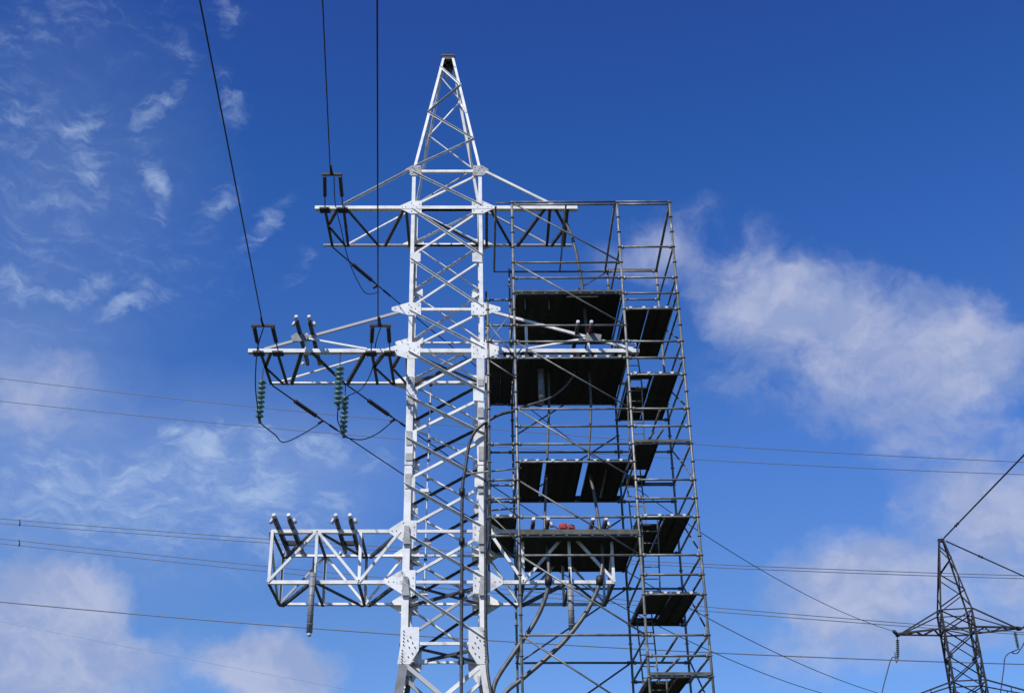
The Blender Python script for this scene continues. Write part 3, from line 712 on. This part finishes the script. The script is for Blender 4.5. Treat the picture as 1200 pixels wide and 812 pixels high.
# double tube at the top, and the open frame sloping to the back
for k in (-.06, .12):
    tubep('ledger', S(XL, 0, k), S(XM, 0, k), .03); tubep('ledger', S(XM, 0, k), S(XR, 0, k), .03)
tubep('ledger', S(XE + .26, 0, 0), S(XL, 0, 0), .02)
tubep('ledger', S(XE + .26, DEP, 1), S(XL, DEP, 1), .022)
for x, r in ((XE + .26, .032), (2.99, .026), (XM - .07, .034), (XR, .04)):
    tubep('transom', S(x, 0.03, .15), S(x, DEP, 1), r)
def tra(x, ks, a=0.03, b=DEP - .03):
    for k in ks: tubep('transom', S(x, a, k), S(x, b, k))
tra(XR, [3, 5, 6, 7, 9, 10, 11, 13, 15, 17, 18, 19, 21, 22, 23, 25, 26, 27, 29, 33, 37])
tra(XM, [3, 6, 7, 10, 11, 15, 16, 19, 20, 21, 22, 23, 25, 26, 27, 29, 33, 37])
tra(XL, [6, 10, 16, 20, 21, 25, 29, 33, 37]); tra(XE, [10, 16, 19])
tra(XM + .78, [25, 13], .1, DEP)
tubep('hatch_rail', S(XM + .8, .2, 26), S(XM + .45, 2.6, 26.4)); tubep('hatch_rail', S(XM + .95, .9, 26.6), S(XM + .6, 2.2, 26.9))
tubep('hatch_rail', S(XM + .62, .4, 14), S(XM + .3, 2.4, 14.2)); tubep('hatch_rail', S(XM + .85, .2, 14), S(XM + .5, 2.6, 14.2))
# diagonals: front plane falls to the right, back plane rises to the right
for k in (0, 4, 9, 13, 17, 21, 25, 29, 33):
    tubep('diagonal_brace', S(XL + .06, -.04, k + .1), S(XM - .06, -.04, k + 3.95), .0235)
for k in (1, 8, 12, 17, 21, 25, 29, 33):
    tubep('diagonal_brace', S(XM - .06, DEP + .04, k + .05), S(XL + .06, DEP + .04, k + 3.95), .0235)
for k in (5, 9, 13, 17, 21, 25, 29, 33):
    tubep('side_brace', S(XR + .04, .04, k + (4 if k > 0 else 0)), S(XR + .04, DEP - .04, k), .0235)
for k0, k1 in ((8.0, 10.0), (10.2, 11.2), (19.0, 20.4), (17.9, 19)):
    tubep('diagonal_brace', S(XE + .05, -.04, k0), S(XL, -.04, k1), .018)
tubep('diagonal_brace', S(XE + .05, -.04, 9), S(XL - .05, -.04, 7.2), .016)
# ties to the tower
p = at(546, 555, 30.0) - scaf.location
tubep('tower_tie', Vector(at(546, 555, 29.85)) - Vector(scaf.location), S(XL + .1, .05, 16.3), .024)
tubep('tower_tie', Vector(at(572, 598, 31.0)) - Vector(scaf.location), S(XL + .1, 1.3, 17.6), .024)
# decks: single planks hooked over the front and back ledgers
def deck(x0, n, k, w=.322, gap=.004, hole=None, d0=0.02, d1=DEP - .02, hooks=True):
    for i in range(n):
        xa = x0 + i * (w + gap) - XL; xb_ = xa + w; z = Z0 - .5 * k + .045
        m = MB()
        def slab(xA, xB, a, b):
            m.box(((xA + xB) / 2, (a + b) / 2, z), (xB - xA, b - a, .045))
            m.box((xA + .012, (a + b) / 2, z - .035), (.022, b - a - .02, .04)); m.box((xB - .012, (a + b) / 2, z - .035), (.022, b - a - .02, .04))
        if hole:
            h0, h1 = hole
            slab(xa, xb_, d0, h0); slab(xa, xb_, h1, d1)
            m.box((xa + .03, (h0 + h1) / 2, z), (.06, h1 - h0 + .002, .05)); m.box((xb_ - .03, (h0 + h1) / 2, z), (.06, h1 - h0 + .002, .05))
        else: slab(xa, xb_, d0, d1)
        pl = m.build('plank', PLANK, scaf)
        if hooks:
            h = MB()
            for q in ((.2, .8) if w > .4 else (.5,)):
                xx = xa + w * q
                for dd, s in ((0, -1), (DEP, 1)):
                    h.box((xx, dd + s * .010, z + .010), (.09, .05, .03)); h.box((xx, dd + s * .033, z - .02), (.06, .012, .045))
            h.build('hook', HOOK, pl)
deck(XL + .06, 9, 6); deck(XE + .04, 2, 10); deck(XL + .06, 9, 10)
deck(1.49, 2, 16, .30); deck(2.19, 3, 16, .31); deck(3.28, 3, 16, .33)
deck(XL + .06, 9, 20, .322); deck(XE + .04, 2, 19)
for k, hole, nb in ((7, (1.9, 2.5), 2), (11, (.35, .95), 2), (15, (1.95, 2.5), 0), (19, (.3, .75), 2), (23, (2.0, 2.55), 2), (27, (.35, .95), 1), (31, (1.95, 2.5), 2), (35, (.35, .95), 2)):
    deck(XM + .06, 1, k, .60, hole=hole)
    if nb: deck(XM + .70, nb, k, .31)
# toe boards on the working decks
def toe(x0, x1, d, k, h=.10, m=GALVD):
    MB().box(((x0 + x1) / 2 - XL, d, Z0 - .5 * k + .03 + h / 2), (x1 - x0 - .06, .03, h)).build('toe_board', m, scaf)
toe(XL, XM, -.045, 20, .13); toe(XM, XR, -.045, 15, .07); toe(XM, XR, DEP + .04, 15.1, .10); toe(XM, XR, DEP + .04, 1.05, .10); toe(XM, XR, -.045, 27, .07)
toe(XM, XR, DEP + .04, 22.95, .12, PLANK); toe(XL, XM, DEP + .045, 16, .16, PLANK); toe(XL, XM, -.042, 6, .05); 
# ladders between the right-hand decks
def ladder(x, d0, k0, d1, k1, w=.40):
    a = S(x, d0, k0); b = S(x, d1, k1); X = Vector((1, 0, 0))
    m = MB()
    for s in (-.5, .5): m.tube([a + X * s * w, b + X * s * w], .020, 6)
    ld = m.build('ladder', GALV, scaf)
    n = int((b - a).length / .28)
    for i in range(1, n):
        p = a.lerp(b, i / n); MB().tube([p - X * w / 2, p + X * w / 2], .014, 6).build('rung', GALV, ld)
ladder(XM + .40, 2.3, 6.0, 1.4, 10.9, .34)
ladder(XM + .22, .55, 10.8, .95, 14.9)
ladder(XM + .26, 2.25, 14.6, 1.75, 18.9)
ladder(XM + .36, .5, 18.8, 1.0, 22.9)
ladder(XM + .30, 2.3, 22.6, 1.8, 26.9)
ladder(XM + .3, .55, 26.8, 1.0, 30.9)

# things on the deck of the lower right arm
def bag(px0, px1, py, h, label):
    D = 29.95; zb = Z0 - 10 + .07; a = xw(px0, py, D); b = xw(px1, py, D); c = (a + b) / 2; wd = (b - a)
    t = thing('tool_bag', label, 'bag', (c, D, zb), 0, 'red tool bags on the deck')
    m = MB(); n = 14; rings = []
    prof = [(.0, .92), (.06, 1.0), (h * .55, 1.04), (h * .8, .98), (h * .95, .82), (h, .5)]
    for z, s in prof:
        for k in range(n):
            th = 2 * math.pi * k / n
            cx_ = abs(math.cos(th)) ** .6 * (1 if math.cos(th) >= 0 else -1); sy_ = abs(math.sin(th)) ** .6 * (1 if math.sin(th) >= 0 else -1)
            j = 1 + random.uniform(-.05, .05)
            m.v.append(Vector((cx_ * wd / 2 * s * j, sy_ * .14 * s * j, z)))
    for i in range(len(prof) - 1):
        for k in range(n): m.f.append((i * n + k, i * n + (k + 1) % n, (i + 1) * n + (k + 1) % n, (i + 1) * n + k))
    m.f.append(tuple(range(n - 1, -1, -1))); m.f.append(tuple((len(prof) - 1) * n + k for k in range(n)))
    m.build('bag_body', RED, t, smooth=True)
    MB().tube([(-wd * .3, -.1, h * .9), (-wd * .22, -.12, h * .55), (wd * .0, -.13, h * .45), (wd * .25, -.12, h * .6)], .012, 6).build('handle', RUBBER, t)
bag(654.5, 665, 625, .37, 'red canvas tool bag on the scaffold deck, left one of the two')
bag(664.5, 674, 625, .33, 'red canvas tool bag on the scaffold deck, right one of the two')
# loose straps, props and a light cable under the decks
for px in (615, 643):
    p = at(px, 349, SDF + .35) - Vector(scaf.location); MB().box(p - Vector((0, 0, .18)), (.035, .02, .36)).build('hanger_strap', GALV, scaf)
tubep('prop_tube', at(711, 546, 30.1) - Vector(scaf.location), at(703, 583, 31.6) - Vector(scaf.location), .028)
tubep('prop_tube', at(664, 347.5, 29.75) - Vector(scaf.location), at(701, 347.5, 29.75) - Vector(scaf.location), .03, HOOK)
loose([at(675, 431, 30.4), at(671, 441, 30.4), at(662, 453, 30.35), at(650, 463, 30.3), at(638, 469, 30.2), at(622, 474, 30.05), at(605, 480.5, 29.98)], .03,
      'light grey cable curving under the big black deck toward the white tower', 'power_cable', SHEATH, n=8)
for i, px in enumerate((643, 675, 692)):
    c = at(px, 430, 30.4); o = MB().box((0, 0, 0), (.2, .12, .05)).build('cable_bracket', GREYC, None); o.location = c
    tag(o, ('left', 'middle', 'right')[i] + ' grey cable bracket under the front edge of the big black deck', 'bracket', 'cable brackets under the big deck')

# ------------------------------------------------------------------ the distant dark tower
ft = thing('transmission_tower', 'distant dark weathered lattice transmission tower at the lower right', 'pylon', (FX, FY, 0), R(-13))
make_tower(ft, False, FARST, FARST, FARST)
def tip_arm(level, tie, xs, half_tip=.18):
    z = LV[level]; m = MB(); ca = None
    xl, xr = -xs, xs
    def y_at(x): return max(half_tip, HB + (half_tip - HB) * max(0, (abs(x) - HB)) / (xs - HB))
    for sy in (-1, 1):
        for sx in (-1, 1): MB().angle((sx * HB, sy * HB, z), (sx * xs, sy * half_tip, z), (0, 0, 1), (0, -sy, 0), .12).build('arm_chord', FARST, ft)
    ca = ft
    for sx in (-1, 1):
        n = 5 if xs < 5 else 6
        for i in range(n):
            xa = sx * (HB + (xs - HB) * i / n); xb2 = sx * (HB + (xs - HB) * (i + 1) / n); s = (-1) ** i
            zigzag_bar((xa, s * y_at(xa), z), (xb2, -s * y_at(xb2), z), .09, FARST, ca, 'lacing_bar')
        for sy in (-1, 1):
            q = MB(); q.facebar((sx * HB, sy * HB, LV[tie]), (sx * xs * .93, sy * .22, z + .08), (0, sy, 0), .09); tb = q.build('tie_bar', FARST, ca)
            if xs > 5:
                for f in (.35, .65):
                    pz = Vector((sx * HB, sy * HB, LV[tie])).lerp(Vector((sx * xs * .93, sy * .22, z + .08)), f)
                    zigzag_bar((pz.x, pz.y, pz.z), (pz.x, sy * y_at(pz.x), z), .06, FARST, tb, 'post', (1, 0, 0))
    for sx in (-1, 1): MB().box((sx * xs, 0, z), (.25, .5, .14)).build('arm_tip', FARST, ft)
tip_arm('B', 'A', 3.85); tip_arm('E', 'D', 5.5); tip_arm('I', 'H', 4.1)
zB = LV['B']
FGLASS = mat('dull_green_glass', (.035, .075, .07), (.025, .05, .05), .3, 0, 6)
tl, tr = ftw(-3.85, 0, zB), ftw(3.85, 0, zB)
e1 = disc_string(tl + Vector((-.05, 0, -.1)), 9, .13, .13, 'dull green insulator hanging from the left arm tip of the distant tower', .2, .15, FGLASS, 'insulators on the distant tower')
e2 = disc_string(ftw(3.55, 0, zB - .12), 9, .11, .12, 'dull green insulator hanging under the right arm of the distant tower', .1, 0, FGLASS, 'insulators on the distant tower')
def tens(a, b, label):
    t = thing('tension_insulator', label, 'insulator', a, 0, 'tension insulators on the distant tower')
    pts, rs = shedded((0, 0, 0), b - a, .13, 8, .05); MB().tube(pts, rs, 8).build('insulator_rod', FGLASS, t)
tens(tr, tr + Vector((1.3, -1.6, .15)), 'green insulator stretched outward from the right arm tip of the distant tower')
tens(tl, tl + Vector((-.55, -.9, .04)), 'green insulator stretched outward from the left arm tip of the distant tower')
GF = 'jumper wires on the distant tower'
loose([e1, at(1045, 771, 82.5), at(1039, 790, 82.5), at(1033, 815, 82.5), at(1031, 845, 82.5)], .035, 'thin wire dropping from the left hanging insulator of the distant tower', 'jumper_wire', WIRE, 'wire', GF)
loose([at(1051.5, 745, 82.0), at(1053, 765, 82.0), at(1050.5, 776, 82.0), at(1048.5, 764, 82.3)], .03, 'small wire loop beside the left hanging insulator of the distant tower', 'jumper_wire', WIRE, 'wire', GF)
loose([e2, at(1179, 768, 80.7), at(1176, 785, 80.7), at(1172.5, 812, 80.7), at(1170, 840, 80.7)], .035, 'thin wire dropping from the right hanging insulator of the distant tower', 'jumper_wire', WIRE, 'wire', GF)
loose([e2, at(1186, 764, 81), at(1192, 765, 81.5), at(1198, 757, 83), at(1204, 745, 82)], .035, 'thin wire looping right from under the distant tower arm', 'jumper_wire', WIRE, 'wire', GF)
top = ftw(0, 0, ZTOP + .05)
for (px, py, k, lab, off, cl) in ((1200, 533, 3.2, 'earth wire rising to the right from the distant tower peak', .25, (1124, 615)), (1200, 675, 6, 'earth wire falling away to the right from the distant tower peak', .35, (1146, 655))):
    D = (top.z - EYE) / tel(py); q = at(px, py, D)
    st = top + Vector((off, 0, -.15 if py > 600 else .1)); pts = [st + (q - st) * (k * i / 16) for i in range(17)]
    o = MB().tube(pts, .05, 6).build('earth_wire', WIRE, None, pts[0], True); tag(o, lab, 'power line', 'earth wires of the distant tower')
    f = (cl[0] - 1107) / (px - 1107); c = st + (q - st) * f; d = (q - st).normalized()
    o = MB().tube([c - d * .22, c - d * .1, c, c + d * .1, c + d * .22], [.10, .055, .05, .055, .10], 8).build('vibration_damper', DARKST, None, c)
    tag(o, 'small damper on ' + ('the rising' if py < 600 else 'the falling') + ' earth wire beside the distant tower peak', 'damper', 'dampers on the earth wires')

# far overhead line crossing the whole picture behind everything
def far_wire(P, label, r=.045, D=150, grp='far parallel power lines crossing the sky'):
    (xa, ya), (xb_, yb), (xc, yc) = P
    pts = []
    for i in range(-8, 33):
        x = i * 50
        # parabola through the three photo points
        y = ya * (x - xb_) * (x - xc) / ((xa - xb_) * (xa - xc)) + yb * (x - xa) * (x - xc) / ((xb_ - xa) * (xb_ - xc)) + yc * (x - xa) * (x - xb_) / ((xc - xa) * (xc - xb_))
        pts.append(at(x, y, D))
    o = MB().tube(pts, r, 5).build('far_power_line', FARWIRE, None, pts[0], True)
    return tag(o, label, 'power line', grp)
far_wire(((0, 443.5), (300, 477), (1190, 541)), 'highest faint power line crossing the sky behind both towers', .05)
far_wire(((0, 470), (300, 500), (1200, 556)), 'second highest faint power line crossing the sky behind both towers', .05)
far_wire(((0, 607.5), (315, 631.5), (1190, 674)), 'upper wire of the upper twin power line reaching the left arm tip', .055)
far_wire(((0, 613), (315, 636), (1190, 677.5)), 'lower wire of the upper twin power line reaching the left arm tip', .055)
far_wire(((0, 631), (315, 663.5), (1060, 730)), 'upper wire of the lower twin power line behind the lower left arm', .055)
far_wire(((0, 636.5), (315, 669.5), (1060, 733.5)), 'lower wire of the lower twin power line behind the lower left arm', .055)
far_wire(((0, 705), (465, 743), (1200, 778)), 'single dark far power line below the lower left arm', .075)
far_wire(((0, 728), (110, 750), (315, 790)), 'very faint lowest far power line over the bottom left cloud', .012)
for x, y0_, y1_, lab in ((22.5, 608.5, 616, 'small spacer on the upper twin far power line near the left edge'), (22, 632.5, 640, 'small spacer on the lower twin far power line near the left edge')):
    a = at(x, y0_, 149.9); b = at(x, y1_, 149.9)
    o = MB().tube([a, (a + b) / 2 + Vector((.12, 0, 0)), b], .08, 6).build('line_spacer', WIRE, None, a, True); tag(o, lab, 'line spacer', 'spacers on the far twin lines')
